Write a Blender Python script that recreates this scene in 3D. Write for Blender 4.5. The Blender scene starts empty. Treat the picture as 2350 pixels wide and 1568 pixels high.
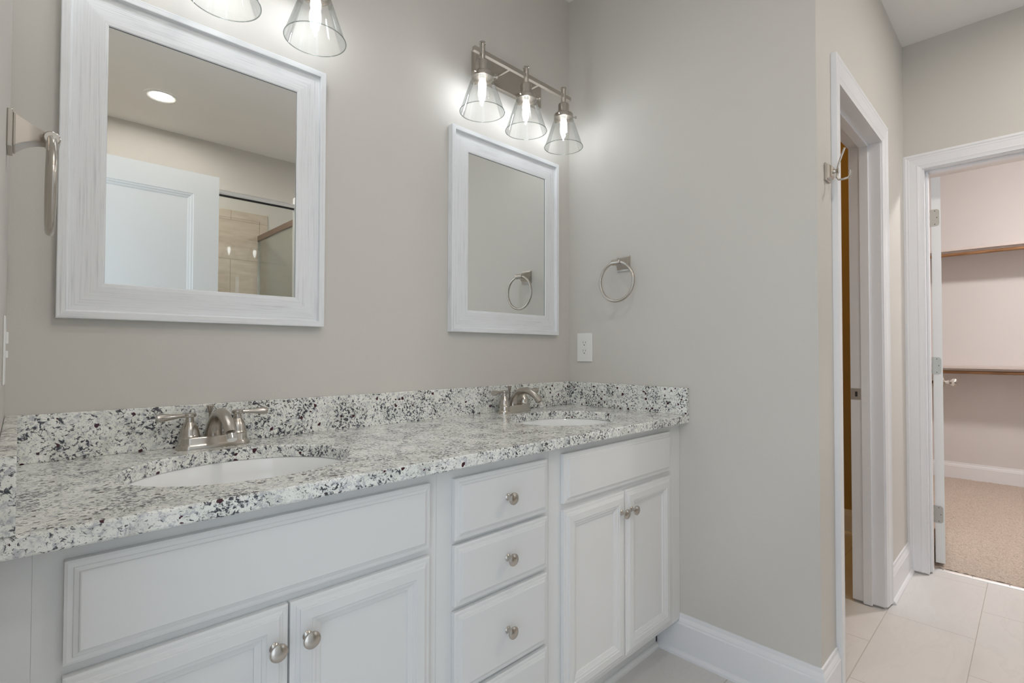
import bpy, bmesh, math, random
from mathutils import Vector, Matrix
from mathutils import noise as mnoise
random.seed(7)
sc = bpy.context.scene
COL = sc.collection
PI = math.pi

# ------------------------------------------------------------------ camera
cam_d = bpy.data.cameras.new('camera')
cam = bpy.data.objects.new('camera', cam_d); COL.objects.link(cam)
cam_d.sensor_fit = 'HORIZONTAL'; cam_d.sensor_width = 36.0; cam_d.lens = 17.8727
cam_d.clip_start = 0.01; cam_d.clip_end = 60
CR, CU, CF = Vector((.718, -.696, .0021)), Vector((-.0148, -.0122, .9998)), Vector((.6958, .7179, .019))
CF.normalize(); CR = (CR - CF*CR.dot(CF)).normalized(); CU = CR.cross(CF)
m = Matrix.Identity(4)
for i in range(3):
    m[i][0], m[i][1], m[i][2] = CR[i], CU[i], -CF[i]
m.translation = Vector((-1.7478, -1.44, 1.0994))
cam.matrix_world = m
sc.camera = cam

# ------------------------------------------------------------------ colour management, world, daylight
vs = sc.view_settings
sc.display_settings.display_device = 'sRGB'
vs.view_transform = 'Standard'; vs.look = 'None'; vs.gamma = 1.0; vs.use_curve_mapping = False
vs.exposure = 0.14
sc.cycles.use_denoising = True
sc.cycles.max_bounces = 10; sc.cycles.diffuse_bounces = 7; sc.cycles.glossy_bounces = 6
sc.cycles.transparent_max_bounces = 24; sc.cycles.sample_clamp_indirect = 6.0
sc.cycles.caustics_reflective = True

DAY = (0.78, 0.89, 1.0); DAY_K = 1.9
BULB = (0.93, 0.965, 1.0); BULB_K = 34.0
CAN = (1.0, 0.935, 0.865); CAN_K = 285.0; FILL_VANITY = 118.0; FILL_HALL = 305.0
CLOSET = (1.0, 0.94, 0.925); CLOSET_K = 200.0
AMBER = (1.0, 0.57, 0.11); AMBER_K = 40.0

w = bpy.data.worlds.new('daylight'); sc.world = w; w.use_nodes = True
bg = w.node_tree.nodes['Background']
bg.inputs[0].default_value = (*DAY, 1); bg.inputs[1].default_value = DAY_K

def portal(name, loc, rot, sx, sy):
    l = bpy.data.lights.new(name, 'AREA'); l.shape = 'RECTANGLE'; l.size = sx; l.size_y = sy
    l.cycles.is_portal = True
    o = bpy.data.objects.new(name, l); COL.objects.link(o); o.location = loc; o.rotation_euler = rot
    return o

# room measures (metres): back wall y=0, right wall x=0, left wall x=XL
XL = -1.7673; YB = -2.87; WD = -.978; XF = 1.482; CH = 2.662
H = .8694; TC = .0285; DC = .56; TS = .0205; SH = .0985
YC = -.5218; YF = -.5218
portal('portal', (.85, YB-.02, 1.72), (PI/2, 0, PI), .82, 1.02)
portal('portal', (XL-.05, -1.28, 1.02), (PI/2, 0, -PI/2), .74, 2.02)

# ------------------------------------------------------------------ material helpers
def new_mat(name):
    mt = bpy.data.materials.new(name); mt.use_nodes = True
    nt = mt.node_tree
    return mt, nt, nt.nodes['Principled BSDF']
def N(nt, t, **kw):
    n = nt.nodes.new(t)
    for k, v in kw.items():
        if k.startswith('i_'): n.inputs[int(k[2:]) if k[2:].isdigit() else k[2:].replace('_', ' ')].default_value = v
        else: setattr(n, k, v)
    return n
def L(nt, a, b): nt.links.new(a, b)
def ocoord(nt, scale=(1, 1, 1), loc=(0, 0, 0), rot=(0, 0, 0)):
    tc = N(nt, 'ShaderNodeTexCoord'); mp = N(nt, 'ShaderNodeMapping')
    mp.inputs['Scale'].default_value = scale; mp.inputs['Location'].default_value = loc; mp.inputs['Rotation'].default_value = rot
    L(nt, tc.outputs['Object'], mp.inputs['Vector']); return mp.outputs['Vector']
def noise(nt, vec, scale, detail=2., rough=.5, dist=0.):
    n = N(nt, 'ShaderNodeTexNoise'); n.inputs['Scale'].default_value = scale; n.inputs['Detail'].default_value = detail
    n.inputs['Roughness'].default_value = rough; n.inputs['Distortion'].default_value = dist
    L(nt, vec, n.inputs['Vector']); return n
def ramp(nt, fac, stops):
    r = N(nt, 'ShaderNodeValToRGB'); e = r.color_ramp.elements
    while len(e) > 1: e.remove(e[-1])
    for i, (p, c) in enumerate(stops):
        el = e[0] if i == 0 else e.new(p)
        el.position = p; el.color = (*c, 1) if len(c) == 3 else c
    L(nt, fac, r.inputs['Fac']); return r.outputs['Color']
def mix(nt, fac, a, b, mode='MIX'):
    n = N(nt, 'ShaderNodeMix', data_type='RGBA', blend_type=mode)
    for idx, v in ((0, fac), (6, a), (7, b)):
        if isinstance(v, (int, float)): n.inputs[idx].default_value = v
        elif isinstance(v, tuple): n.inputs[idx].default_value = (*v, 1)
        else: L(nt, v, n.inputs[idx])
    return n.outputs[2]
def math_(nt, op, a, b=0.):
    n = N(nt, 'ShaderNodeMath', operation=op)
    for i, v in enumerate((a, b)):
        if isinstance(v, (int, float)): n.inputs[i].default_value = v
        else: L(nt, v, n.inputs[i])
    return n.outputs[0]
def bump(nt, b, h, strength, dist=.001):
    n = N(nt, 'ShaderNodeBump'); n.inputs['Strength'].default_value = strength; n.inputs['Distance'].default_value = dist
    L(nt, h, n.inputs['Height']); L(nt, n.outputs[0], b.inputs['Normal'])

def paint(name, col, rough=.6, peel=.0, scale=260., spec=.35):
    mt, nt, b = new_mat(name)
    v = ocoord(nt)
    n = noise(nt, v, 3.0, 3)
    c = mix(nt, n.outputs['Fac'], tuple(x*.985 for x in col), tuple(min(1, x*1.015) for x in col))
    L(nt, c, b.inputs['Base Color']); b.inputs['Roughness'].default_value = rough
    b.inputs['Specular IOR Level'].default_value = spec
    if peel:
        n2 = noise(nt, v, scale, 2, .6); bump(nt, b, n2.outputs['Fac'], peel, .0012)
    return mt
M_WALL = paint('wall_paint', (.615, .594, .559), .62, .16, 230.)
M_WALL_CLOSET = paint('closet_paint', (.68, .655, .645), .65, .12, 230.)
M_WALL_WC = paint('toilet_room_amber_cast', (.44, .31, .12), .65, .12, 230.)  # wall colour tanned to carry the amber light cast
M_CEIL = paint('ceiling_paint', (.83, .82, .805), .85, .3, 120.)
M_TRIM = paint('trim_enamel', (.80, .805, .83), .32, .0)
M_CAB = paint('cabinet_enamel', (.74, .745, .745), .38, .03, 500.)
M_DOOR = paint('door_enamel', (.80, .81, .81), .36, .04, 400.)
M_PLASTIC = paint('white_plastic', (.82, .82, .81), .3)
M_PORC, _nt, _b = new_mat('porcelain'); _b.inputs['Base Color'].default_value = (.86, .87, .87, 1); _b.inputs['Roughness'].default_value = .07
M_BLACK, _nt, _b = new_mat('dark_slot'); _b.inputs['Base Color'].default_value = (.03, .028, .026, 1); _b.inputs['Roughness'].default_value = .6
M_SEAL, _nt, _b = new_mat('black_rubber'); _b.inputs['Base Color'].default_value = (.012, .012, .012, 1); _b.inputs['Roughness'].default_value = .5

def metal(name, col, rough, brush=None):
    mt, nt, b = new_mat(name); b.inputs['Metallic'].default_value = 1.
    b.inputs['Base Color'].default_value = (*col, 1)
    if brush:
        n = noise(nt, ocoord(nt, brush), 1., 3)
        rr = N(nt, 'ShaderNodeMapRange'); rr.inputs[3].default_value = rough*.92; rr.inputs[4].default_value = rough*1.08
        L(nt, n.outputs['Fac'], rr.inputs[0]); L(nt, rr.outputs[0], b.inputs['Roughness'])
    else: b.inputs['Roughness'].default_value = rough
    return mt
M_NICKEL = metal('brushed_nickel', (.54, .50, .455), .25)
M_NICKEL_F = metal('satin_nickel', (.55, .51, .46), .21)
M_CHROME = metal('polished_metal', (.72, .71, .69), .12)
M_RAIL = metal('satin_rail', (.88, .87, .85), .36)
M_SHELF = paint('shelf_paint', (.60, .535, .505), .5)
M_BRONZE = metal('oiled_bronze', (.30, .215, .175), .35)
M_HINGE = metal('hinge_steel', (.44, .42, .38), .38)
M_ALU = metal('aluminium_strip', (.80, .76, .73), .42)
M_MIRROR, _nt, _b = new_mat('mirror_silver'); _b.inputs['Metallic'].default_value = 1.; _b.inputs['Base Color'].default_value = (.90, .92, .91, 1); _b.inputs['Roughness'].default_value = 0.

def emit(name, col, k):
    mt = bpy.data.materials.new(name); mt.use_nodes = True; nt = mt.node_tree
    nt.nodes.remove(nt.nodes['Principled BSDF'])
    e = N(nt, 'ShaderNodeEmission'); e.inputs[0].default_value = (*col, 1); e.inputs[1].default_value = k
    L(nt, e.outputs[0], nt.nodes['Material Output'].inputs[0]); return mt
M_BULB = emit('bulb_glow', BULB, BULB_K)
M_CAN = emit('can_glow', CAN, CAN_K)
M_FILLV = emit('fill_glow_vanity', CAN, FILL_VANITY); M_FILLH = emit('fill_glow_hall', CAN, FILL_HALL)
M_CLOSETLAMP = emit('closet_lamp_glow', CLOSET, CLOSET_K)
M_AMBER = emit('amber_lamp_glow', AMBER, AMBER_K)

def thin_glass(name, tint, edge, refl=.9, blend=.25):
    mt = bpy.data.materials.new(name); mt.use_nodes = True; nt = mt.node_tree
    nt.nodes.remove(nt.nodes['Principled BSDF'])
    lw = N(nt, 'ShaderNodeLayerWeight'); lw.inputs[0].default_value = blend
    c = mix(nt, lw.outputs['Facing'], tint, edge)
    t = N(nt, 'ShaderNodeBsdfTransparent'); L(nt, c, t.inputs[0])
    g = N(nt, 'ShaderNodeBsdfGlossy'); g.inputs['Roughness'].default_value = .015
    mp = N(nt, 'ShaderNodeMapRange'); L(nt, lw.outputs['Fresnel'], mp.inputs[0]); mp.inputs[3].default_value = .035; mp.inputs[4].default_value = refl
    mx = N(nt, 'ShaderNodeMixShader'); L(nt, mp.outputs[0], mx.inputs[0]); L(nt, t.outputs[0], mx.inputs[1]); L(nt, g.outputs[0], mx.inputs[2])
    L(nt, mx.outputs[0], nt.nodes['Material Output'].inputs[0]); return mt
M_SHADE = thin_glass('clear_shade_glass', (.97, .975, .97), (.72, .75, .75), .55, .22)
M_RIM = thin_glass('shade_rim_glass', (.80, .83, .82), (.55, .59, .58), .6, .4)
M_SHOWER = thin_glass('shower_glass', (.965, .975, .96), (.84, .875, .85), .55, .3)
M_PANE = thin_glass('window_glass', (.98, .99, .985), (.8, .85, .85), .5, .2)

def granite():
    mt, nt, b = new_mat('granite')
    v = ocoord(nt)
    big = noise(nt, v, 17., 3, .6)
    wv = mix(nt, .02, v, noise(nt, v, 30., 3).outputs['Color'])
    base = ramp(nt, noise(nt, v, 26., 4, .6, .4).outputs['Fac'], [(.30, (.64, .65, .60)), (.46, (.83, .84, .79)), (.66, (.92, .92, .88))])
    # pale grey smoky patches
    gfac = ramp(nt, noise(nt, wv, 105., 6, .62, .8).outputs['Fac'], [(.50, (0, 0, 0)), (.62, (1, 1, 1))])
    c = mix(nt, math_(nt, 'MULTIPLY', gfac, .60), base, (.33, .345, .41))
    # black grains, gathered in clusters
    clus = ramp(nt, big.outputs['Fac'], [(.38, (0, 0, 0)), (.62, (1, 1, 1))])
    bl = noise(nt, wv, 160., 5, .64, .5).outputs['Fac']
    bl2 = math_(nt, 'ADD', bl, math_(nt, 'MULTIPLY', clus, .105))
    bfac = ramp(nt, bl2, [(.588, (0, 0, 0)), (.660, (1, 1, 1))])
    c = mix(nt, math_(nt, 'MULTIPLY', bfac, .95), c, (.014, .017, .032))
    sfac = ramp(nt, noise(nt, v, 430., 3, .6).outputs['Fac'], [(.625, (0, 0, 0)), (.66, (1, 1, 1))])
    c = mix(nt, math_(nt, 'MULTIPLY', sfac, .75), c, (.10, .10, .12))
    # burgundy garnets
    dv = mix(nt, .010, v, noise(nt, v, 140., 3).outputs['Color'])
    vo = N(nt, 'ShaderNodeTexVoronoi'); vo.inputs['Scale'].default_value = 78.; L(nt, dv, vo.inputs['Vector'])
    sep = N(nt, 'ShaderNodeSeparateColor'); L(nt, vo.outputs['Color'], sep.inputs[0])
    pick = math_(nt, 'GREATER_THAN', sep.outputs[0], .885)
    rad = math_(nt, 'MULTIPLY_ADD', sep.outputs[1], .26); nt.nodes[-1].inputs[2].default_value = .16
    near = math_(nt, 'LESS_THAN', vo.outputs['Distance'], rad)
    rf = math_(nt, 'MULTIPLY', pick, near)
    c = mix(nt, rf, c, (.050, .011, .020))
    L(nt, c, b.inputs['Base Color']); b.inputs['Roughness'].default_value = .13; b.inputs['Specular IOR Level'].default_value = .5
    return mt
M_GRANITE = granite()

def washed_wood(name, stretch):
    mt, nt, b = new_mat(name)
    v = ocoord(nt, stretch)
    n1 = noise(nt, v, 1., 5, .62); n2 = noise(nt, v, 2.7, 4, .7)
    patch = noise(nt, ocoord(nt), 9., 3)
    s = math_(nt, 'MULTIPLY', ramp(nt, n1.outputs['Fac'], [(.50, (0, 0, 0)), (.70, (1, 1, 1))]), ramp(nt, patch.outputs['Fac'], [(.36, (.15, .15, .15)), (.62, (1, 1, 1))]))
    s2 = math_(nt, 'MULTIPLY', ramp(nt, n2.outputs['Fac'], [(.56, (0, 0, 0)), (.72, (1, 1, 1))]), .45)
    c = mix(nt, math_(nt, 'MULTIPLY', s, .75), (.80, .82, .845), (.50, .515, .54))
    c = mix(nt, s2, c, (.56, .575, .60))
    L(nt, c, b.inputs['Base Color']); b.inputs['Roughness'].default_value = .5
    bump(nt, b, n1.outputs['Fac'], .2, .0008)
    return mt
M_WOODH = washed_wood('whitewashed_wood_across', (5, 60, 330))
M_WOODV = washed_wood('whitewashed_wood_upright', (330, 60, 5))

def tile_floor():
    mt, nt, b = new_mat('marble_look_tile')
    v = ocoord(nt, (1, 1, 1), (6.1-.284, 5.6+.985, 0))
    br = N(nt, 'ShaderNodeTexBrick'); L(nt, v, br.inputs['Vector'])
    br.offset = .5; br.offset_frequency = 2; br.squash = 1.
    for k, val in (('Scale', 1.), ('Mortar Size', .0014), ('Mortar Smooth', .1), ('Bias', 0.), ('Brick Width', .61), ('Row Height', .28)): br.inputs[k].default_value = val
    br.inputs['Color1'].default_value = (0, 0, 0, 1); br.inputs['Color2'].default_value = (1, 1, 1, 1); br.inputs['Mortar'].default_value = (.5, .5, .5, 1)
    o = ocoord(nt, (1.3, 4.4, 1))
    n = noise(nt, o, 1.5, 6, .58, .7)
    veins = ramp(nt, n.outputs['Fac'], [(.36, (.635, .615, .60)), (.50, (.675, .66, .645)), (.53, (.645, .63, .615)), (.56, (.675, .66, .645)), (.75, (.65, .635, .62))])
    c = mix(nt, math_(nt, 'MULTIPLY', br.outputs['Color'], .25), veins, (.66, .645, .63))
    c = mix(nt, br.outputs['Fac'], c, (.46, .42, .39))
    L(nt, c, b.inputs['Base Color']); b.inputs['Roughness'].default_value = .36; b.inputs['Specular IOR Level'].default_value = .4
    inv = math_(nt, 'SUBTRACT', 1., br.outputs['Fac']); bump(nt, b, inv, .4, .001)
    return mt
M_TILE = tile_floor()

def wall_tile():
    mt, nt, b = new_mat('beige_wall_tile')
    v = ocoord(nt, (1, 1, 1), (3.3, 0, 5.0), (PI/2, 0, 0))
    br = N(nt, 'ShaderNodeTexBrick'); L(nt, v, br.inputs['Vector']); br.offset = .5; br.offset_frequency = 2
    for k, val in (('Scale', 1.), ('Mortar Size', .002), ('Mortar Smooth', .1), ('Bias', 0.), ('Brick Width', .60), ('Row Height', .30)): br.inputs[k].default_value = val
    n = noise(nt, ocoord(nt, (1, 1, 6)), 5., 5, .6)
    c = ramp(nt, n.outputs['Fac'], [(.3, (.50, .425, .345)), (.7, (.63, .55, .465))])
    c = mix(nt, br.outputs['Fac'], c, (.34, .29, .23))
    L(nt, c, b.inputs['Base Color']); b.inputs['Roughness'].default_value = .35
    return mt
M_WTILE = wall_tile()

def carpet_mat():
    mt, nt, b = new_mat('beige_carpet')
    v = ocoord(nt)
    a = noise(nt, v, 170., 4, .75); big = noise(nt, v, 4., 3)
    c = ramp(nt, a.outputs['Fac'], [(.34, (.34, .275, .22)), (.5, (.58, .485, .405)), (.66, (.76, .665, .575))])
    c = mix(nt, math_(nt, 'MULTIPLY', big.outputs['Fac'], .45), c, (.55, .455, .375))
    L(nt, c, b.inputs['Base Color']); b.inputs['Roughness'].default_value = .95; b.inputs['Specular IOR Level'].default_value = .1
    b.inputs['Sheen Weight'].default_value = .2
    bump(nt, b, a.outputs['Fac'], .8, .006)
    return mt
M_CARPET = carpet_mat()

def rod_wood():
    mt, nt, b = new_mat('stained_rod_wood')
    n = noise(nt, ocoord(nt, (60, 4, 60)), 1.5, 4, .6)
    c = ramp(nt, n.outputs['Fac'], [(.3, (.16, .075, .03)), (.6, (.33, .175, .08)), (.8, (.42, .24, .12))])
    L(nt, c, b.inputs['Base Color']); b.inputs['Roughness'].default_value = .35; return mt
M_ROD = rod_wood()

# ------------------------------------------------------------------ mesh helpers
def box(bm, x0, x1, y0, y1, z0, z1, bev=0., mi=0):
    vs_ = [bm.verts.new((x, y, z)) for x in (x0, x1) for y in (y0, y1) for z in (z0, z1)]
    q = [(0, 1, 3, 2), (4, 6, 7, 5), (0, 4, 5, 1), (2, 3, 7, 6), (0, 2, 6, 4), (1, 5, 7, 3)]
    fs = [bm.faces.new([vs_[i] for i in f]) for f in q]
    for f in fs: f.material_index = mi
    if bev:
        es = list({e for f in fs for e in f.edges})
        bmesh.ops.bevel(bm, geom=es, offset=bev, segments=2, affect='EDGES', profile=.6)
    return vs_
def rot_verts(vs_, mat):
    for v in vs_: v.co = mat @ v.co
def mesh_obj(name, bm, mats, parent=None, loc=None, smooth=None):
    bmesh.ops.recalc_face_normals(bm, faces=bm.faces)
    me = bpy.data.meshes.new(name); bm.to_mesh(me); bm.free()
    for mt in (mats if isinstance(mats, (list, tuple)) else [mats]): me.materials.append(mt)
    if smooth:
        for p in me.polygons: p.use_smooth = True
        me.set_sharp_from_angle(angle=math.radians(smooth))
    o = bpy.data.objects.new(name, me); COL.objects.link(o)
    if parent: o.parent = parent
    if loc: o.location = loc
    return o
def tag(o, label=None, cat=None, group=None, kind=None):
    if label: o['label'] = label
    if cat: o['category'] = cat
    if group: o['group'] = group
    if kind: o['kind'] = kind
    return o
def empty(name, loc, label=None, cat=None, group=None, kind=None, rz=0):
    o = bpy.data.objects.new(name, None); COL.objects.link(o); o.location = loc; o.rotation_euler = (0, 0, rz)
    o.empty_display_size = .05
    return tag(o, label, cat, group, kind)
def copy_tree(o, parent=None):
    c = o.copy(); COL.objects.link(c)
    if parent: c.parent = parent
    for ch in list(o.children): copy_tree(ch, c)
    return c
def structure(name, bm, mt, label, cat, smooth=None):
    return tag(mesh_obj(name, bm, mt, smooth=smooth), label, cat, None, 'structure')
def boxes(*bs, bev=0.):
    bm = bmesh.new()
    for b in bs: box(bm, *b, bev=bev)
    return bm
def sweep(bm, path, prof, to3d, closed=False, seg_mat=None, prof_closed=True, prof_mat=None):
    """profile (d to the right of travel, h out of plane) carried along a 2D path with mitred corners"""
    n = len(path); P = [Vector(p) for p in path]; rings = []
    for i in range(n):
        ds = []
        if closed or i > 0: ds.append((P[i]-P[i-1]).normalized())
        if closed or i < n-1: ds.append((P[(i+1) % n]-P[i]).normalized())
        ns = [Vector((d.y, -d.x)) for d in ds]
        mv = ns[0] if len(ns) == 1 else (ns[0]+ns[1])/(1+ns[0].dot(ns[1]))
        rings.append([bm.verts.new(to3d(P[i]+mv*d, h)) for d, h in prof])
    k = len(prof); segs = n if closed else n-1; kk = k if prof_closed else k-1
    for i in range(segs):
        a, b = rings[i], rings[(i+1) % n]
        for j in range(kk):
            f = bm.faces.new((a[j], a[(j+1) % k], b[(j+1) % k], b[j]))
            if seg_mat: f.material_index = seg_mat[i]
            if prof_mat and j in prof_mat: f.material_index = prof_mat[j]
    if not closed and prof_closed:
        bm.faces.new(rings[0]); bm.faces.new(rings[-1][::-1])
    return rings
def lathe(bm, prof, n=32, mat=None, cap=True, sx=1., sy=1.):
    """profile (r, z) turned about z"""
    rings = []
    for r, z in prof:
        if r < 1e-6: rings.append([bm.verts.new((0, 0, z))])
        else: rings.append([bm.verts.new((r*sx*math.cos(2*PI*i/n), r*sy*math.sin(2*PI*i/n), z)) for i in range(n)])
    vs_ = [v for r in rings for v in r]
    for a, b in zip(rings, rings[1:]):
        if len(a) == 1 and len(b) == 1: continue
        for i in range(n):
            j = (i+1) % n
            if len(a) == 1: bm.faces.new((a[0], b[i], b[j]))
            elif len(b) == 1: bm.faces.new((a[i], a[j], b[0]))
            else: bm.faces.new((a[i], a[j], b[j], b[i]))
    if cap:
        for r in (rings[0], rings[-1]):
            if len(r) > 1: bm.faces.new(r)
    if mat is not None: rot_verts(vs_, mat)
    return vs_
def tube(bm, pts, rad, n=14, closed=False, flat=1., up=None):
    """tube along 3D points; rad number or list; flat squeezes along the up direction"""
    P = [Vector(p) for p in pts]; m_ = len(P); rings = []
    if not isinstance(rad, (list, tuple)): rad = [rad]*m_
    prev = None
    for i in range(m_):
        if closed: t = (P[(i+1) % m_]-P[i-1]).normalized()
        else: t = (P[min(i+1, m_-1)]-P[max(i-1, 0)]).normalized()
        if prev is None:
            a = Vector(up) if up else (Vector((0, 0, 1)) if abs(t.z) < .9 else Vector((1, 0, 0)))
        else: a = prev
        a = (a - t*a.dot(t)).normalized(); prev = a; b = t.cross(a)
        rings.append([bm.verts.new(P[i] + (a*math.cos(2*PI*j/n)*flat + b*math.sin(2*PI*j/n))*rad[i]) for j in range(n)])
    for i in range(m_ if closed else m_-1):
        A, B = rings[i], rings[(i+1) % m_]
        for j in range(n): bm.faces.new((A[j], A[(j+1) % n], B[(j+1) % n], B[j]))
    if not closed: bm.faces.new(rings[0][::-1]); bm.faces.new(rings[-1])
RX90 = Matrix.Rotation(PI/2, 4, 'X')      # local z -> -y
RXm90 = Matrix.Rotation(-PI/2, 4, 'X')    # local z -> +y
RYm90 = Matrix.Rotation(-PI/2, 4, 'Y')    # local z -> -x

# ------------------------------------------------------------------ room shell
structure('wall_back', boxes((XL-.12, .12, 0, .12, 0, CH)), M_WALL, 'greige painted wall behind the double vanity', 'wall')
structure('wall_right', boxes((0, .12, WD, 0, 0, CH)), M_WALL, 'greige painted wall with the hanging towel ring and outlet at the vanity end', 'wall')
structure('wall_left', boxes((XL-.12, XL, -.90, 0, 0, CH), (XL-.12, XL, YB-.12, -1.66, 0, CH), (XL-.12, XL, -1.66, -.90, 2.05, CH)), M_WALL, 'greige wall at the left vanity end with the room entrance', 'wall')
structure('wall_front', boxes((XL, .45, YB-.12, YB, 0, CH), (1.25, 1.6, YB-.12, YB, 0, CH), (.45, 1.25, YB-.12, YB, 0, 1.22), (.45, 1.25, YB-.12, YB, 2.22, CH)), M_WALL, 'greige wall opposite the vanity, seen in the mirror', 'wall')
OXL, OXR = .246, .916
structure('wall_inner', boxes((.12, OXL-.015, WD, WD+.115, 0, CH), (OXR+.015, 1.98, WD, WD+.115, 0, CH), (OXL-.015, OXR+.015, WD, WD+.115, 2.025, CH)), M_WALL, 'narrow greige wall around the toilet room doorway', 'wall')
FYA, FYB = -1.060, -1.80
structure('wall_far', boxes((XF, XF+.115, FYA+.015, WD, 0, CH), (XF, XF+.115, YB-.12, FYB-.015, 0, CH), (XF, XF+.115, FYB-.015, FYA+.015, 2.025, CH)), M_WALL, 'beige wall above the closet doorway', 'wall')
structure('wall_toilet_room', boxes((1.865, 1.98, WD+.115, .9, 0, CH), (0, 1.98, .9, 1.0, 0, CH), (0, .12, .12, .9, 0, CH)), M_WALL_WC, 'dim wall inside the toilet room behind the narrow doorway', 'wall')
structure('wall_closet', boxes((4.10, 4.22, -3.1, .12, 0, CH), (XF+.115, 4.10, -3.2, -3.0, 0, CH), (1.98, 4.10, 0, .12, 0, CH)), M_WALL_CLOSET, 'pale wall of the walk-in closet behind the shelves', 'wall')
structure('ceiling', boxes((XL-.12, 4.3, -3.2, 1.0, CH, CH+.1)), M_CEIL, 'off-white ceiling', 'ceiling')
structure('floor', boxes((XL-1.0, XF+.115, YB-.12, 1.0, -.06, 0), (XF+.115, 1.98, WD, 1.0, -.06, 0), (XF+.115, 1.6072, -3.1, WD, -.06, 0), (1.6072, 4.2, -3.1, 0.1, -.08, -.0205)), M_TILE, 'large rectangular marble-look floor tiles with thin grout lines', 'floor')

def carpet():
    bm = bmesh.new()
    def patch(x0, x1, y0, y1, s):
        nx, ny = int((x1-x0)/s), int((y1-y0)/s); g = []
        for i in range(nx+1):
            row = []
            for j in range(ny+1):
                x, y = x0+(x1-x0)*i/nx, y0+(y1-y0)*j/ny
                z = .010+.0045*mnoise.noise(Vector((x*95, y*95, 3)))+.003*mnoise.noise(Vector((x*230, y*230, 8)))
                row.append(bm.verts.new((x, y, z)))
            g.append(row)
        for i in range(nx):
            for j in range(ny): bm.faces.new((g[i][j], g[i+1][j], g[i+1][j+1], g[i][j+1]))
    patch(1.6075, 4.098, -1.95, -.62 if False else WD, .0085)
    patch(1.982, 4.098, WD, -.002, .02)
    patch(1.6075, 4.098, -2.998, -1.95, .03)
    box(bm, 1.608, 4.098, -2.998, WD-.001, -.02, .0045); box(bm, 1.982, 4.098, WD-.001, -.002, -.02, .0045)
    return bm
tag(mesh_obj('carpet', carpet(), M_CARPET), 'speckled beige cut-pile carpet on the closet floor', 'carpet', None, 'stuff')

# baseboards
BASE = [(0, 0), (.026, 0), (.025, .008), (.020, .014), (.014, .018), (.014, .112), (.0115, .117), (.0115, .121), (.009, .128), (.006, .134), (.0055, .147), (0, .147)]
BASE_LOW = [(0, 0), (.026, 0), (.025, .008), (.020, .014), (.014, .018), (.014, .112), (.0115, .117), (.0115, .121), (0, .122)]
def base_path(bm, path, prof=BASE): sweep(bm, path, [(-d, h) for d, h in prof], lambda p, h: (p.x, p.y, h))
# travel so that the room lies to the LEFT of the direction (profile offset negated)
bm = bmesh.new(); base_path(bm, [(.162, WD), (0, WD), (0, YC-.001)]); base_path(bm, [(0, YC-.001), (0, -.437)], BASE_LOW)
structure('baseboard_right', bm, M_TRIM, 'tall white baseboard turning the corner below the towel ring wall', 'baseboard')
bm = bmesh.new(); base_path(bm, [(XF, WD), (.9985, WD)])
structure('baseboard_inner', bm, M_TRIM, 'short white baseboard between the toilet room casing and the closet casing', 'baseboard')
bm = bmesh.new(); base_path(bm, [(1.865, WD+.115), (1.865, .9)])
structure('baseboard_toilet_room', bm, M_TRIM, 'dim baseboard inside the toilet room', 'baseboard')
bm = bmesh.new(); base_path(bm, [(4.10, -3.0), (4.10, 0)], [(0, 0)] + [(.014, 0)] + BASE[5:])
structure('baseboard_closet', bm, M_TRIM, 'white baseboard at the back of the closet', 'baseboard')
bm = bmesh.new(); base_path(bm, [(-.36, YB), (XF, YB), (XF, FYB-.09)])
structure('baseboard_front', bm, M_TRIM, 'white baseboard on the wall opposite the vanity', 'baseboard')

# door casings and jambs
CASE = [(0, 0), (0, .0165), (.009, .0175), (.013, .0150), (.018, .0150), (.022, .0135), (.044, .0115), (.048, .0125), (.052, .0105), (.058, .0085), (.0635, .0075), (.0635, 0)]
CASEW = [(d*1.2, h) for d, h in CASE]
CASE2 = [(d*1.17, h) for d, h in CASE]
bm = bmesh.new()
sweep(bm, [(.163, .011), (.163, 2.0865), (.998, 2.0865), (.998, .011)], CASEW, lambda p, h: (p.x, WD-h, p.y))
t1 = structure('trim_1', bm, M_TRIM, 'white casing around the narrow toilet room doorway', 'door casing')
bm = bmesh.new()
for x0, x1 in ((OXL-.015, OXL), (OXR, OXR+.015)): box(bm, x0, x1, WD-.001, WD+.117, .010, 2.025)
box(bm, OXL, OXR, WD-.001, WD+.117, 2.010, 2.025)
st = (WD+.042, WD+.076)
box(bm, OXL, OXL+.011, *st, .004, 2.010, .002); box(bm, OXR-.011, OXR, *st, .004, 2.010, .002); box(bm, OXL+.011, OXR-.011, *st, 1.999, 2.010, .002)
mesh_obj('jamb', bm, M_TRIM, t1)
bm = bmesh.new(); box(bm, OXR-.0015, OXR+.001, WD+.079, WD+.116, .888, .938, .0006)
sp = mesh_obj('strike_plate', bm, M_HINGE, t1); sp['label'] = 'nickel strike plate'
bm = bmesh.new(); box(bm, OXR-.0022, OXR-.0010, WD+.091, WD+.100, .902, .924)
mesh_obj('latch_hole', bm, M_BLACK, sp)

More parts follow.
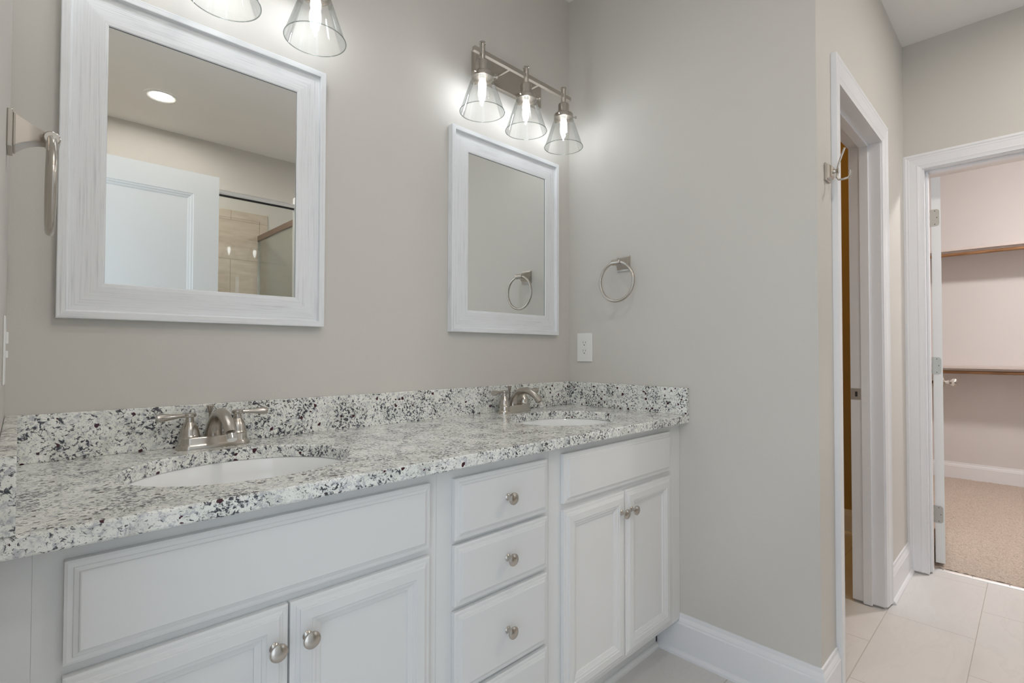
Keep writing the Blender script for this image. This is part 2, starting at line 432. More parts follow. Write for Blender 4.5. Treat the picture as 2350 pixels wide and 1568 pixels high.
bm = bmesh.new()
sweep(bm, [(.9783, .011), (.9783, 2.089), (1.880, 2.089), (1.880, .011)], CASE2, lambda p, h: (XF-h, -p.x, p.y))
t2 = structure('trim_2', bm, M_TRIM, 'white casing around the open closet doorway', 'door casing')
bm = bmesh.new()
box(bm, XF-.001, XF+.117, FYA, FYA+.015, .006, 2.025); box(bm, XF-.001, XF+.117, FYB-.015, FYB, .006, 2.025); box(bm, XF-.001, XF+.117, FYB, FYA, 2.010, 2.025)
box(bm, XF+.035, XF+.072, FYA-.011, FYA, .006, 2.010, .002); box(bm, XF+.035, XF+.072, FYB, FYB+.011, .006, 2.010, .002); box(bm, XF+.035, XF+.072, FYB+.011, FYA-.011, 1.999, 2.010, .002)
mesh_obj('jamb', bm, M_TRIM, t2)

# threshold strip
th = empty('threshold_strip', (1.5945, -1.43, 0), 'pale metal carpet transition strip across the closet doorway', 'threshold')
bm = bmesh.new()
prof = [(-.0115, 0), (-.0105, .004), (-.004, .0075), (.006, .0095), (.0105, .0090), (.0115, .006), (.0115, 0)]
r0 = [bm.verts.new((x, -.368, z)) for x, z in prof]; r1 = [bm.verts.new((x, .368, z)) for x, z in prof]
for i in range(len(prof)): j = (i+1) % len(prof); bm.faces.new((r0[i], r0[j], r1[j], r1[i]))
bm.faces.new(r0); bm.faces.new(r1[::-1])
mesh_obj('strip', bm, M_ALU, th)
for y in (-.30, -.17, -.04, .09, .22, .33):
    bm = bmesh.new(); lathe(bm, [(0, .0100), (.0025, .0098), (.003, .006)], 12, cap=False)
    mesh_obj('screw', bm, M_HINGE, th, (-.002, y, -.0005))

# ------------------------------------------------------------------ panelled doors
BEAD = [(0, 0), (.004, -.003), (.010, -.0035), (.016, -.007), (.022, -.0085), (.026, -.0105), (.0262, -.012)]
def door_slab(wd, hg, th_):
    """slab in x 0..wd, z 0..hg, thickness centred on y; two panels on both faces"""
    bm = bmesh.new(); st_, t = .118, th_/2
    rails = [(0, .235), (.845, .985), (hg-.112, hg)]
    wins = [(st_, wd-st_, rails[0][1], rails[1][0]), (st_, wd-st_, rails[1][1], rails[2][0])]
    for s in (-1, 1):
        xs = [0, st_, wd-st_, wd]; zs = [0, rails[0][1], rails[1][0], rails[1][1], rails[2][0], hg]
        for i in range(3):
            for j in range(5):
                if i == 1 and j in (1, 3): continue
                q = [(xs[i], zs[j]), (xs[i+1], zs[j]), (xs[i+1], zs[j+1]), (xs[i], zs[j+1])]
                bm.faces.new([bm.verts.new((x, s*t, z)) for x, z in q])
        for x0, x1, z0, z1 in wins:
            rg = sweep(bm, [(x0, z0), (x0, z1), (x1, z1), (x1, z0)], BEAD, lambda p, h, s=s: (p.x, s*(t+h), p.y), closed=True, prof_closed=False)
            bm.faces.new([r[-1] for r in rg])
    for q in ([(0, 0), (wd, 0)], [(wd, hg), (0, hg)], [(0, hg), (0, 0)], [(wd, 0), (wd, hg)]):
        (a, b), (c, d) = q
        bm.faces.new([bm.verts.new(p) for p in ((a, -t, b), (c, -t, d), (c, t, d), (a, t, b))])
    bmesh.ops.remove_doubles(bm, verts=bm.verts, dist=1e-5)
    return bm
KNOB_D = [(0, 0), (.031, 0), (.032, .003), (.030, .006), (.016, .008), (.011, .011), (.010, .019), (.013, .026), (.013, .031), (.010, .034), (.016, .038), (.0245, .046), (.0265, .054), (.024, .062), (.015, .067), (0, .068)]
dr = empty('door_1', (1.618, -1.089, .031), 'white closet door standing open, seen along its hinged edge', 'door', None, 'structure', math.radians(5.9))
mesh_obj('slab', door_slab(.71, 1.966, .0375), M_DOOR, dr)
for s, rm in ((-1, RX90), (1, RXm90)):
    bm = bmesh.new(); lathe(bm, KNOB_D, 28, rm)
    k = mesh_obj('door_knob', bm, M_NICKEL, dr, (.650, s*.0188, .886), 40); k['label'] = 'satin nickel round door knob'
def hinge_leaf():
    bm = bmesh.new()
    w_, h_, r = .0295, .043, .013
    pts = [(-.011, -h_), (w_-r, -h_)] + [(w_-r+r*math.sin(a*PI/12), -h_+r-r*math.cos(a*PI/12)) for a in range(1, 7)] + [(w_-r+r*math.cos(a*PI/12), h_-r+r*math.sin(a*PI/12)) for a in range(0, 7)] + [(-.011, h_)]
    # knuckle notches on the pin side
    for z0, z1 in ((h_-.016, h_-.033), (-.008, -.026)):
        pts += [(-.011, z0), (-.0075, z0), (-.0075, z1), (-.011, z1)]
    f = bm.faces.new([bm.verts.new((0, -a, b)) for a, b in pts])
    r_ = bmesh.ops.extrude_face_region(bm, geom=[f])
    bmesh.ops.translate(bm, vec=(-.0022, 0, 0), verts=[v for v in r_['geom'] if isinstance(v, bmesh.types.BMVert)])
    return bm
for z in (1.789, 1.030, .275):
    hg = mesh_obj('hinge', hinge_leaf(), M_HINGE, dr, (-.0001, .0165, z-.031)); hg['label'] = 'nickel hinge leaf with rounded corners'
    for a, b in ((.012, .034), (.020, 0), (.012, -.034)):
        bm = bmesh.new(); lathe(bm, [(0, .0012), (.0018, .0010), (.0022, 0)], 10, RYm90, False)
        mesh_obj('screw', bm, M_BLACK, hg, (-.0022, -a, b))

d2 = empty('door_2', (XL+.016, -1.678, .012), 'white two-panel entry door standing open, seen in the left mirror', 'door', None, 'structure')
mesh_obj('slab', door_slab(.770, 2.026, .035), M_DOOR, d2)
for s, rm in ((-1, RX90), (1, RXm90)):
    bm = bmesh.new(); lathe(bm, KNOB_D, 28, rm)
    mesh_obj('door_knob', bm, M_NICKEL, d2, (.708, s*.0176, .905), 40)

# window opposite the vanity
w1 = empty('window_1', (.85, YB-.04, 1.72), 'white framed bathroom window bringing in daylight opposite the vanity', 'window', None, 'structure')
bm = bmesh.new()
for b in ((-.40, -.36, -.03, .03, -.5, .5), (.36, .40, -.03, .03, -.5, .5), (-.36, .36, -.03, .03, -.5, -.45), (-.36, .36, -.03, .03, .46, .5), (-.36, .36, -.02, .02, -.02, .02)): box(bm, *b, bev=.003)
mesh_obj('window_frame', bm, M_TRIM, w1)
bm = bmesh.new(); box(bm, -.36, .36, -.003, .003, -.45, .46); mesh_obj('pane', bm, M_PANE, w1)
bm = bmesh.new(); sweep(bm, [(.40, 1.17), (.40, 2.27), (1.30, 2.27), (1.30, 1.17)], [(d-.02, h) for d, h in CASE2], lambda p, h: (p.x, YB+h, p.y), closed=True)
tw = structure('trim_3', bm, M_TRIM, 'white casing around the bathroom window', 'window casing')

# ------------------------------------------------------------------ countertop with two sink cut-outs
SINKS = [(-1.408, -.297), (-.383, -.297)]; SA, SB = .212, .172
def ellipse(cx, cy, a, b, n=72): return [(cx+a*math.cos(2*PI*i/n), cy+b*math.sin(2*PI*i/n)) for i in range(n)]
def counter():
    bm = bmesh.new(); e = .003
    def loop(pts, z): return [bm.verts.new((x, y, z)) for x, y in pts]
    X0, X1, Y0, Y1 = XL+.0005, -.0005, -DC, -.0005
    full = [(X0, Y0), (X1, Y0), (X1, Y1), (X0, Y1)]; ins = [(X0, Y0+e), (X1, Y0+e), (X1, Y1), (X0, Y1)]
    Ls = {}
    for nm, rect, grow, z in (('t', ins, e, H), ('t2', full, 0, H-e), ('b2', full, 0, H-TC+e), ('b', ins, 0, H-TC)):
        Ls[nm] = [loop(rect, z)] + [loop(ellipse(cx, cy, SA+grow, SB+grow), z) for cx, cy in SINKS]
    for nm in ('t', 'b'):
        es = []
        for lp in Ls[nm]:
            for i in range(len(lp)): es.append(bm.edges.new((lp[i], lp[(i+1) % len(lp)])))
        bmesh.ops.triangle_fill(bm, use_beauty=True, use_dissolve=False, edges=es)
    for a, b in (('t', 't2'), ('t2', 'b2'), ('b2', 'b')):
        for la, lb in zip(Ls[a], Ls[b]):
            for i in range(len(la)):
                j = (i+1) % len(la); bm.faces.new((la[i], la[j], lb[j], lb[i]))
    return bm
tag(mesh_obj('countertop', counter(), M_GRANITE), 'long speckled white granite countertop with two oval sink openings', 'countertop')
bm = bmesh.new(); box(bm, XL+.001, -.001, -TS, -.0005, H, H+SH, .002)
tag(mesh_obj('backsplash', bm, M_GRANITE), 'long low granite backsplash strip along the back wall', 'backsplash')
bm = bmesh.new(); box(bm, -TS, -.0005, -DC, -TS-.0006, H, H+SH, .002)
tag(mesh_obj('side_splash', bm, M_GRANITE), 'short granite side splash below the outlet and towel ring', 'backsplash')
bm = bmesh.new(); box(bm, XL+.0005, XL+TS-.001, -DC, -TS-.0006, H, H+SH, .002)
tag(mesh_obj('side_splash', bm, M_GRANITE), 'granite side splash cut off by the left picture edge', 'backsplash')

# sinks
def sink_bowl():
    bm = bmesh.new(); r = []
    zt = -TC
    prof = [(1.13, zt-.0006), (1.13, zt-.012), (1.02, zt-.013)]
    outer = [(1.02-.0, zt-.02)] + [(math.cos(t*PI/2/9)*1.02, zt-.02-.142*math.sin(t*PI/2/9)) for t in range(1, 9)] + [(.13, zt-.163)]
    inner = [(.12, zt-.150)] + [(.99*math.cos(t*PI/2/12)**.75, zt-.012-.136*math.sin(t*PI/2/12)) for t in range(11, 0, -1)] + [(1.0, zt-.004), (1.015, zt-.0006)]
    p = prof + outer + inner
    n = 72; rings = [[bm.verts.new((rr*SA*math.cos(2*PI*i/n), rr*SB*math.sin(2*PI*i/n), z)) for i in range(n)] for rr, z in p]
    for k in range(len(rings)):
        if k == len(outer)+len(prof)-1:      # drain opening: join outer and inner bottoms
            pass
        a, b = rings[k], rings[(k+1) % len(rings)]
        for i in range(n): j = (i+1) % n; bm.faces.new((a[i], a[j], b[j], b[i]))
    return bm
sk = empty('sink', (*SINKS[0], H), 'oval white undermount sink beside the left faucet, larger in view', 'sink', 'undermount sinks')
mesh_obj('bowl', sink_bowl(), M_PORC, sk, None, 50)
bm = bmesh.new(); lathe(bm, [(0, -.172), (.020, -.172), (.024, -.176), (.033, -.1765), (.034, -.179), (.020, -.186), (0, -.186)], 28)
d_ = mesh_obj('drain', bm, M_NICKEL_F, sk, (0, 0, 0), 40); d_['label'] = 'nickel drain'
s2 = copy_tree(sk); s2.location = (*SINKS[1], H); s2['label'] = 'oval white undermount sink in the far corner by the side splash'

# faucets
def faucet(xc):
    f = empty('faucet', (xc, -.060, H), None, 'faucet', 'centerset faucets')
    bm = bmesh.new(); n = 40
    def ring(a, b, z):   # stadium outline
        out = []
        for i in range(n):
            t = 2*PI*i/n; c, s = math.cos(t), math.sin(t)
            out.append(bm.verts.new((math.copysign(a-b, c)*(abs(c) > 1e-6) + b*c, b*s, z)))
        return out
    lv = [(.0790, .0275, 0), (.0790, .0275, .005), (.0765, .0262, .010), (.0735, .0245, .013), (.0730, .0240, .024), (.0715, .0225, .0275)]
    rg = [ring(*l) for l in lv]
    for a, b in zip(rg, rg[1:]):
        for i in range(n): j = (i+1) % n; bm.faces.new((a[i], a[j], b[j], b[i]))
    bm.faces.new(rg[0][::-1]); bm.faces.new(rg[-1])
    mesh_obj('base_plate', bm, M_NICKEL_F, f, None, 30)
    bm = bmesh.new()
    pts = [(0, .006, .020), (0, .004, .036), (0, -.004, .054), (0, -.018, .071), (0, -.038, .081), (0, -.060, .0845), (0, -.084, .081), (0, -.106, .071), (0, -.124, .057), (0, -.134, .047)]
    tube(bm, pts, [.0195, .0180, .0160, .0145, .0135, .0130, .0128, .0125, .0120, .0118], 20, up=(0, 1, 0), flat=.92)
    sp_ = mesh_obj('spout', bm, M_NICKEL, f, None, 50)
    bm = bmesh.new(); lathe(bm, [(.0095, -.010), (.0105, -.009), (.0108, .002), (.009, .003)], 20)
    mesh_obj('aerator', bm, M_CHROME, sp_, (0, -.1385, .041), 40).rotation_euler = (-.62, 0, 0)
    bm = bmesh.new(); lathe(bm, [(.003, .02), (.003, .078), (.0045, .080), (.0085, .096), (.0075, .0975), (0, .098)], 16)
    mesh_obj('lift_rod', bm, M_NICKEL, f, (-.004, .0215, 0), 40)
    for s in (-1, 1):
        bm = bmesh.new(); lathe(bm, [(.0215, .026), (.0220, .030), (.0205, .032), (.0200, .036), (.0190, .042), (.0165, .051), (.0125, .059), (.0100, .063), (.0100, .064), (.0092, .0645), (.0082, .0745)], 28)
        h_ = mesh_obj('handle', bm, M_NICKEL, f, (s*.051, 0, 0), 35)
        bm = bmesh.new()
        lathe(bm, [(.0085, .0735), (.0125, .0750), (.0135, .0785), (.0130, .0820), (.0090, .0840), (0, .0842)], 24)
        tube(bm, [(s*.006, -.001, .079), (s*.022, -.003, .0785), (s*.040, -.006, .078), (s*.056, -.008, .0775), (s*.066, -.009, .077)], [.0062, .0058, .0085, .0118, .0108], 16, flat=.80, up=(0, 0, 1))
        mesh_obj('lever', bm, M_NICKEL_F, h_, None, 50)
    return f
fa = faucet(-1.408)
tag(fa, 'brushed nickel faucet with two lever handles behind the nearer sink under the large mirror')
fb = copy_tree(fa); fb.location.x = -.398; fb['label'] = 'brushed nickel faucet with two lever handles behind the sink near the corner'

# ------------------------------------------------------------------ vanity cabinets
ZB, ZT = .125, H-TC-.0004
EDGE = [(0, 0), (0, .0110), (.0035, .0122), (.0090, .0125), (.0100, .0140), (.0150, .0155), (.0160, .0178), (.0175, .0185)]
def slab_front(x0, x1, z0, z1, panel=False):
    bm = bmesh.new(); to = lambda p, h: (p.x, YC-.0008-h, p.y)
    path = [(x0, z0), (x0, z1), (x1, z1), (x1, z0)]
    prof = list(EDGE)
    if panel: prof += [(.0360, .0185), (.0372, .0165), (.0430, .0160), (.0440, .0138), (.0540, .0110), (.0550, .0082)]
    rg = sweep(bm, path, prof, to, closed=True, prof_closed=False)
    bm.faces.new([r[-1] for r in rg]); bm.faces.new([r[0] for r in rg][::-1])
    return bm
KNOB = [(0, 0), (.0080, 0), (.0086, .0018), (.0072, .0034), (.0048, .0052), (.0044, .0100), (.0050, .0145), (.0085, .0165), (.0135, .0182), (.0150, .0208), (.0144, .0236), (.0110, .0262), (.0055, .0277), (0, .0281)]
def knob(parent, x, z):
    bm = bmesh.new(); lathe(bm, KNOB, 28, RX90)
    k = mesh_obj('knob', bm, M_NICKEL, parent, (x, YC-.0190, z), 40); k['label'] = 'round brushed nickel knob'
def cabinet(name, x0, x1, label, cat, fill=None):
    c = empty(name, (0, 0, 0), label, cat, 'vanity cabinets')
    bm = bmesh.new()
    box(bm, x0, x1, YC, YC+.019, ZB, ZT, .0008)                         # face frame board
    box(bm, x0+.001, x0+.016, YC+.019, -.002, ZB, ZT); box(bm, x1-.016, x1-.001, YC+.019, -.002, ZB, ZT)
    box(bm, x0+.016, x1-.016, YC+.019, -.012, ZB, ZB+.015); box(bm, x0+.016, x1-.016, -.012, -.002, ZB, ZT)
    mesh_obj('body', bm, M_CAB, c)
    f0, f1 = (min(x0, fill[0]), max(x1, fill[1])) if fill else (x0, x1)
    if fill:
        bm = bmesh.new(); box(bm, fill[0], fill[1], YC-.0003, YC+.019, ZB, ZT, .0008); mesh_obj('filler_strip', bm, M_CAB, c)
    bm = bmesh.new(); box(bm, f0, f1-(.028 if f1 > -.1 else 0), -.4392, -.425, 0, ZB)
    r = [(-.4392, 0), (-.4520, 0), (-.4515, .008), (-.448, .014), (-.443, .018), (-.4392, .019)]
    a = [bm.verts.new((f0, y, z)) for y, z in r]; b = [bm.verts.new((f1-(.028 if f1 > -.1 else 0), y, z)) for y, z in r]
    for i in range(len(r)): j = (i+1) % len(r); bm.faces.new((a[i], a[j], b[j], b[i]))
    bm.faces.new(a); bm.faces.new(b[::-1])
    mesh_obj('toe_kick', bm, M_CAB, c)
    return c
c1 = cabinet('sink_cabinet', -1.7315, -1.088, 'white two-door sink cabinet under the left faucet', 'cabinet', (XL+.001, -1.7315))
mesh_obj('false_drawer_front', slab_front(-1.700, -1.112, .678, .8165), M_CAB, c1)
for x0, x1, kx in ((-1.700, -1.4075, -1.432), (-1.4035, -1.112, -1.3765)):
    d_ = mesh_obj('cabinet_door', slab_front(x0, x1, .146, .662, True), M_CAB, c1); knob(d_, kx, .599)
c2 = cabinet('drawer_cabinet', -1.0875, -.7215, 'white cabinet with a stack of four drawers between the sink cabinets', 'cabinet')
for z0, z1 in ((.675, .8135), (.529, .664), (.334, .5165), (.146, .3225)):
    d_ = mesh_obj('drawer', slab_front(-1.0455, -.7375, z0, z1), M_CAB, c2)
    knob(d_, -.8895, {.675: .745, .529: .599, .334: .426, .146: .236}[z0])
c3 = cabinet('sink_cabinet', -.721, -.052, 'white two-door sink cabinet against the wall in the far corner', 'cabinet', (-.052, -.0008))
mesh_obj('false_drawer_front', slab_front(-.671, -.0895, .680, .8165), M_CAB, c3)
for x0, x1, kx in ((-.671, -.3765, -.4035), (-.3725, -.0895, -.3500)):
    d_ = mesh_obj('cabinet_door', slab_front(x0, x1, .146, .662, True), M_CAB, c3); knob(d_, kx, .601)

# ------------------------------------------------------------------ framed mirrors
FRAME = [(0, .0012), (0, .0245), (.0012, .0255), (.0145, .0255), (.0155, .0248), (.0165, .0160), (.0185, .0152), (.0300, .0156), (.0700, .0178), (.0775, .0172), (.0790, .0160), (.0794, .0140), (.0800, .0105), (.0800, .0012)]
def mirror(x0, x1, z0, z1):
    r = empty('framed_mirror', ((x0+x1)/2, 0, z0), None, 'mirror', 'framed wall mirrors')
    hw, hh = (x1-x0)/2, z1-z0
    bm = bmesh.new()
    sweep(bm, [(-hw, 0), (-hw, hh), (hw, hh), (hw, 0)], FRAME, lambda p, h: (p.x, -h, p.y), closed=True, seg_mat=[1, 0, 1, 0], prof_mat={len(FRAME)-3: 2})
    mesh_obj('frame', bm, [M_WOODH, M_WOODV, M_SEAL], r)
    bm = bmesh.new(); box(bm, -hw+.0785, hw-.0785, -.0125, -.009, .0785, hh-.0785)
    mesh_obj('mirror_glass', bm, M_MIRROR, r)
    return r
m1 = mirror(-1.6945, -1.1235, 1.1675, 1.8985)
tag(m1, 'large whitewashed wood framed mirror reflecting the open white door')
m2 = copy_tree(m1); m2.location.x = (-.670-.0965)/2
m2['label'] = 'whitewashed wood framed mirror near the corner reflecting the towel ring'

# ------------------------------------------------------------------ vanity lights
def vanity_light(xc):
    r = empty('vanity_light', (xc, -.001, 2.138), None, 'wall light', 'vanity light fixtures')
    bm = bmesh.new(); box(bm, -.178, .178, -.022, 0, -.033, .072, .002); mesh_obj('back_plate', bm, M_NICKEL, r)
    Y = -.109
    bm = bmesh.new(); box(bm, -.258, .258, Y-.0075, Y+.0075, -.0075, .0075, .001); mesh_obj('cross_bar', bm, M_NICKEL, r)
    for s in (-1, 1):
        bm = bmesh.new(); tube(bm, [(s*.078, -.018, 0), (s*.078, Y+.006, 0)], .0055, 12)
        lathe(bm, [(.010, 0), (.010, .004), (.0055, .005)], 16, Matrix.Translation((s*.078, -.022, 0)) @ RX90)
        mesh_obj('arm', bm, M_NICKEL, r, None, 40)
    for i in (-1, 0, 1):
        x = i*.218
        bm = bmesh.new()
        lathe(bm, [(0, .036), (.0115, .036), (.0120, .034), (.0120, .031), (.0100, .030), (.0100, -.026), (.0125, -.028), (.0205, -.032), (.0220, -.036), (.0220, -.062), (.0235, -.068), (.0370, -.074), (.0390, -.077), (.0390, -.092), (.0370, -.0925), (.0365, -.080), (.0205, -.076), (0, -.076)], 36)
        hd = mesh_obj('lamp_holder', bm, M_NICKEL, r, (x, Y, 0), 35)
        for a in (-42, 78, 198):
            t = math.radians(a); bm = bmesh.new()
            lathe(bm, [(.0025, 0), (.0025, .009), (.005, .0095), (.005, .0145), (0, .015)], 12, Matrix.Rotation(t, 4, 'Z') @ Matrix.Rotation(PI/2, 4, 'Y'))
            sc_ = mesh_obj('thumb_screw', bm, M_NICKEL, hd, (math.cos(t)*.0385, math.sin(t)*.0385, -.085), 40)
        # open glass cone and its thicker rim
        bm = bmesh.new()
        lathe(bm, [(.0345, -.079), (.0362, -.083), (.0372, -.090), (.0775, -.2085)], 56, cap=False)
        gs = mesh_obj('glass_shade', bm, M_SHADE, r, (x, Y, 0), 60); gs['label'] = 'clear glass cone shade'
        bm = bmesh.new(); tube(bm, [(.0778*math.cos(2*PI*k/64), .0778*math.sin(2*PI*k/64), -.2085) for k in range(64)], .0013, 8, True)
        mesh_obj('shade_rim', bm, M_RIM, gs, None, 60)
        bm = bmesh.new()
        lathe(bm, [(.0075, -.094), (.0105, -.098), (.0130, -.107), (.0135, -.118), (.0120, -.132), (.0085, -.147), (.0045, -.158), (.0020, -.166), (0, -.169)], 20)
        b_ = mesh_obj('bulb', bm, M_BULB, r, (x, Y, 0), 60); b_['label'] = 'lit flame-tip candle bulb'
        bm = bmesh.new(); lathe(bm, [(.0115, -.075), (.0115, -.094), (.0070, -.0945)], 20)
        mesh_obj('socket_sleeve', bm, M_PLASTIC, b_, None, 40)
    return r
v1 = vanity_light(-.387)
tag(v1, 'brushed nickel three-light fixture with clear cone shades above the corner mirror')
v2 = copy_tree(v1); v2.location.x = -1.410; v2['label'] = 'brushed nickel light fixture above the large mirror, only its cone shades in view'

# ------------------------------------------------------------------ towel rings
def towel_ring():
    """hangs on a wall in the plane x=0 facing -x; origin on the wall at the plate centre"""
    r = empty('towel_ring', (0, 0, 0), None, 'towel ring', 'towel rings')
    bm = bmesh.new(); box(bm, -.007, 0, -.030, .030, -.030, .030, .0015)
    box(bm, -.010, -.007, -.0265, .0265, -.0265, .0265, .0012)
    mesh_obj('mounting_plate', bm, M_NICKEL, r)
    bm = bmesh.new(); rg = []
    for x, s, t, u in ((-.009, .0255, .0255, .0255), (-.017, .0220, .0215, .0185), (-.026, .0180, .0175, .0130), (-.036, .0140, .0135, .0100), (-.046, .0110, .0100, .0090)):
        rg.append([bm.verts.new((x, a*s, t if b > 0 else -u)) for a, b in ((-1, -1), (1, -1), (1, 1), (-1, 1))])
    for a, b in zip(rg, rg[1:]):
        for i in range(4): j = (i+1) % 4; bm.faces.new((a[i], a[j], b[j], b[i]))
    bm.faces.new(rg[0]); bm.faces.new(rg[-1])
    lathe(bm, [(.0095, -.020), (.0115, -.018), (.0115, .018), (.0095, .020)], 24, Matrix.Translation((-.0535, 0, 0)) @ RX90)
    mesh_obj('post', bm, M_NICKEL, r, None, 40)
    bm = bmesh.new(); tube(bm, [(-.0535, .0775*math.sin(2*PI*k/72), 0-.0765+.0775*math.cos(2*PI*k/72)) for k in range(72)], .0058, 12, True, up=(1, 0, 0))
    mesh_obj('ring', bm, M_NICKEL, r, None, 60)
    return r
tr = towel_ring(); tr.location = (0, -.285, 1.4525)
tag(tr, 'brushed nickel towel ring on the wall above the outlet, facing the room')
tl = copy_tree(tr); tl.location = (XL, -.285, 1.4525); tl.rotation_euler = (0, 0, PI)
tl['label'] = 'brushed nickel towel ring seen edge-on beside the large mirror'

# robe hook
rh = empty('robe_hook', (.102, WD, 1.672), 'brushed nickel double robe hook on the narrow wall by the toilet room casing', 'hook')
bm = bmesh.new(); box(bm, -.026, .026, -.007, 0, -.028, .028, .0015)
rg = [[bm.verts.new((a*s, y, b*s*1.05)) for a, b in ((-1, -1), (1, -1), (1, 1), (-1, 1))] for y, s in ((-.0065, .0215), (-.014, .0190), (-.018, .0150), (-.020, .0140))]
for a, b in zip(rg, rg[1:]):
    for i in range(4): j = (i+1) % 4; bm.faces.new((a[i], a[j], b[j], b[i]))
bm.faces.new(rg[0]); bm.faces.new(rg[-1]); mesh_obj('mounting_plate', bm, M_NICKEL, rh)
bm = bmesh.new()
lathe(bm, [(.0095, .018), (.0065, .024), (.0065, .030), (.0090, .034)], 18, RX90)
tube(bm, [(0, -.028, -.022), (0, -.030, -.010), (0, -.031, .004), (0, -.034, .020), (0, -.041, .042), (0, -.048, .061), (0, -.051, .068)], [.0045, .0048, .0050, .0048, .0048, .0050, .0045], 10, flat=.6, up=(0, 1, 0))
tube(bm, [(0, -.030, -.006), (0, -.0295, -.020), (0, -.034, -.029), (0, -.046, -.030), (0, -.060, -.028), (0, -.0635, -.022), (0, -.0640, -.006)], [.0045, .0046, .0048, .0048, .0048, .0048, .0045], 10, flat=.7, up=(0, 1, 0))
mesh_obj('hook', bm, M_NICKEL, rh, None, 50)

# outlet on the right wall
ol = empty('wall_outlet', (0, -.089, 1.1165), 'white duplex outlet with rectangular cover plate above the side splash', 'outlet')
bm = bmesh.new(); box(bm, -.0055, -.0002, -.0400, .0400, -.0610, .0610, .0022); mesh_obj('cover_plate', bm, M_PLASTIC, ol)
bm = bmesh.new(); box(bm, -.0066, -.0050, -.0165, .0165, -.0335, .0335, .0006)
fc = mesh_obj('outlet_face', bm, M_PLASTIC, ol)
for z in (.0175, -.0175):
    bm = bmesh.new()
    for y, h_ in ((-.0063, .0036), (.0063, .0044)): box(bm, -.0070, -.0064, y-.0007, y+.0007, z+.0035-h_, z+.0035+h_)
    lathe(bm, [(0, .0006), (.0024, .0006), (.0024, 0), (0, 0)], 12, Matrix.Translation((-.0064, 0, z-.0075)) @ RYm90)
    mesh_obj('slot', bm, M_BLACK, fc)
for z in (.048, -.048):
    bm = bmesh.new(); lathe(bm, [(0, .0008), (.0022, .0006), (.0026, 0)], 12, RYm90, False); mesh_obj('screw', bm, M_PLASTIC, ol, (-.0055, 0, z))
# wall plate seen edge-on at the left wall
sp_ = empty('switch_plate', (XL, -.225, 1.099), 'white wall plate at the extreme left edge, seen edge-on below the towel ring', 'switch plate')
bm = bmesh.new(); box(bm, .0001, .0030, -.036, .036, -.0575, .0575, .0014); mesh_obj('cover_plate', bm, M_PLASTIC, sp_)
for z, h_ in ((.021, .010), (-.007, .006)):
    bm = bmesh.new(); box(bm, .0025, .0062, -.006, .006, z-h_, z+h_, .0016); mesh_obj('toggle', bm, M_PLASTIC, sp_)

# ------------------------------------------------------------------ ceiling lights
def can_light(x, y, label, mt=None):
    c = empty('recessed_light', (x, y, CH), label, 'ceiling light', 'recessed ceiling lights')
    bm = bmesh.new(); lathe(bm, [(.060, -.0005), (.066, -.004), (.088, -.006), (.092, -.003), (.092, -.0003)], 48, cap=False)
    mesh_obj('trim_ring', bm, M_PLASTIC, c, None, 50)
    bm = bmesh.new(); lathe(bm, [(0, -.0008), (.064, -.0008), (.064, -.0002), (0, -.0002)], 48)
    mesh_obj('lens', bm, mt or M_CAN, c); return c
can_light(-1.143, -2.313, 'lit round recessed ceiling light reflected in the large mirror')
c_ = can_light(.75, -1.95, 'added unseen fill light, recessed over the passage by the closet door', M_FILLH)  # out-of-view can added to brighten the passage side
can_light(-1.25, -1.25, 'added unseen fill light, recessed above the front of the double vanity', M_FILLV)  # extra unseen can, added as fill for the counter and back wall
def dome(x, y, mt, label, r=.13):
    c = empty('dome_light', (x, y, CH), label, 'ceiling light')
    bm = bmesh.new(); lathe(bm, [(r+.012, -.0004), (r+.012, -.022), (r, -.026), (r, -.0004)], 40); mesh_obj('base_ring', bm, M_NICKEL, c, None, 40)
    bm = bmesh.new(); lathe(bm, [(r-.002, -.024), (r*.92, -.05), (r*.66, -.072), (r*.3, -.084), (0, -.087)], 40, cap=False); mesh_obj('diffuser', bm, mt, c, None, 60)
    return c
dome(2.62, -1.95, M_CLOSETLAMP, 'lit dome ceiling light inside the closet')
dome(1.15, .20, M_AMBER, 'dim amber dome ceiling light in the toilet room', .10)

# ------------------------------------------------------------------ closet shelves and rods
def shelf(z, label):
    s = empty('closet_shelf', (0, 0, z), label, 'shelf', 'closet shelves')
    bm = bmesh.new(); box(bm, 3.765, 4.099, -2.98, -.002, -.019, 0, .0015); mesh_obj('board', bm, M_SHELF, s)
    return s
def rod(z, label):
    r = empty('closet_rod', (3.80, 0, z), label, 'rod', 'closet rods')
    bm = bmesh.new(); tube(bm, [(0, -2.97, 0), (0, -.02, 0)], .0130, 20, up=(0, 0, 1)); mesh_obj('pole', bm, M_ROD, r, None, 60)
    for y in (-2.55, -.55):
        bm = bmesh.new(); box(bm, -.012, .012, y-.006, y+.006, .010, (.0265 if z > 1.5 else .0290)); mesh_obj('bracket', bm, M_TRIM, r)
    return r
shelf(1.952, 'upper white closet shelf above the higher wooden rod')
rod(1.906, 'higher stained wooden closet rod under the upper shelf')
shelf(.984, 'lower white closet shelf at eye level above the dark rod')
rod(.935, 'lower dark wooden closet rod behind the door knob')

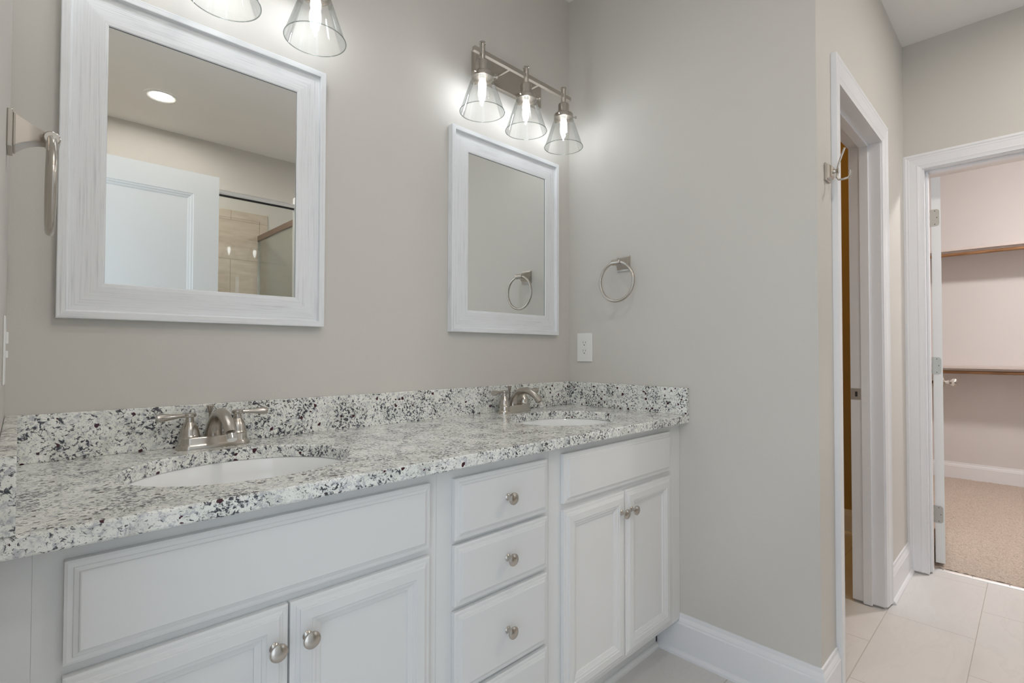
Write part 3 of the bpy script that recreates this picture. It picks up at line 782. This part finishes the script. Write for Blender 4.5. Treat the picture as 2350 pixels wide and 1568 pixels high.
# ------------------------------------------------------------------ shower opposite the vanity (seen in the large mirror)
ST = empty('shower_enclosure', (0, 0, 0), 'framed glass shower enclosure with a metal header, reflected in the large mirror', 'shower')
ys = -1.905
bm = bmesh.new(); tube(bm, [(XL+.003, ys, 2.028), (-.49, ys, 2.029)], .0160, 20, up=(0, 0, 1)); o_ = mesh_obj('header_rail', bm, M_RAIL, ST, None, 60); o_['label'] = 'bright metal header rail'
bm = bmesh.new(); box(bm, XL+.003, -.49, ys-.006, ys+.006, 2.0060, 2.0125); mesh_obj('rubber_seal', bm, M_SEAL, ST)
bm = bmesh.new(); box(bm, XL+.004, -.49, ys-.004, ys+.004, .112, 2.006); mesh_obj('front_glass', bm, M_SHOWER, ST)
bm = bmesh.new(); box(bm, -.405, -.397, YB+.022, ys-.021, .112, 1.962); mesh_obj('side_glass', bm, M_SHOWER, ST)
bm = bmesh.new(); box(bm, -.409, -.393, YB+.012, ys-.021, 1.962, 2.004, .002); o_ = mesh_obj('side_header', bm, M_BRONZE, ST); o_['label'] = 'dark bronze side header'
bm = bmesh.new(); box(bm, -.409, -.393, YB+.0105, YB+.022, .112, 1.962, .002); mesh_obj('wall_channel', bm, M_CHROME, ST)
bm = bmesh.new(); box(bm, -.49, -.392, ys-.020, ys+.020, .0, 2.085, .004); mesh_obj('corner_post', bm, M_TRIM, ST)
bm = bmesh.new(); box(bm, XL+.003, -.392, ys-.045, ys+.045, 0, .110, .004); box(bm, -.445, -.36, YB+.0105, ys-.045, 0, .110, .004); mesh_obj('curb', bm, M_PORC, ST)
bm = bmesh.new(); box(bm, XL+.002, -.395, YB+.0003, YB+.009, 0, 2.117)
structure('wall_tile', bm, M_WTILE, 'beige shower wall tile behind the glass, reflected in the large mirror', 'tile')
bm = bmesh.new(); sweep(bm, [(XL+.002, 2.176), (-.334, 2.176), (-.334, 0.0)], [(0, 0), (0, .009), (.004, .0105), (.059, .0105), (.059, 0)], lambda p, h: (p.x, YB+.0003+h, p.y))
structure('trim_4', bm, M_WTILE, 'beige mitred border tile around the shower wall', 'tile')
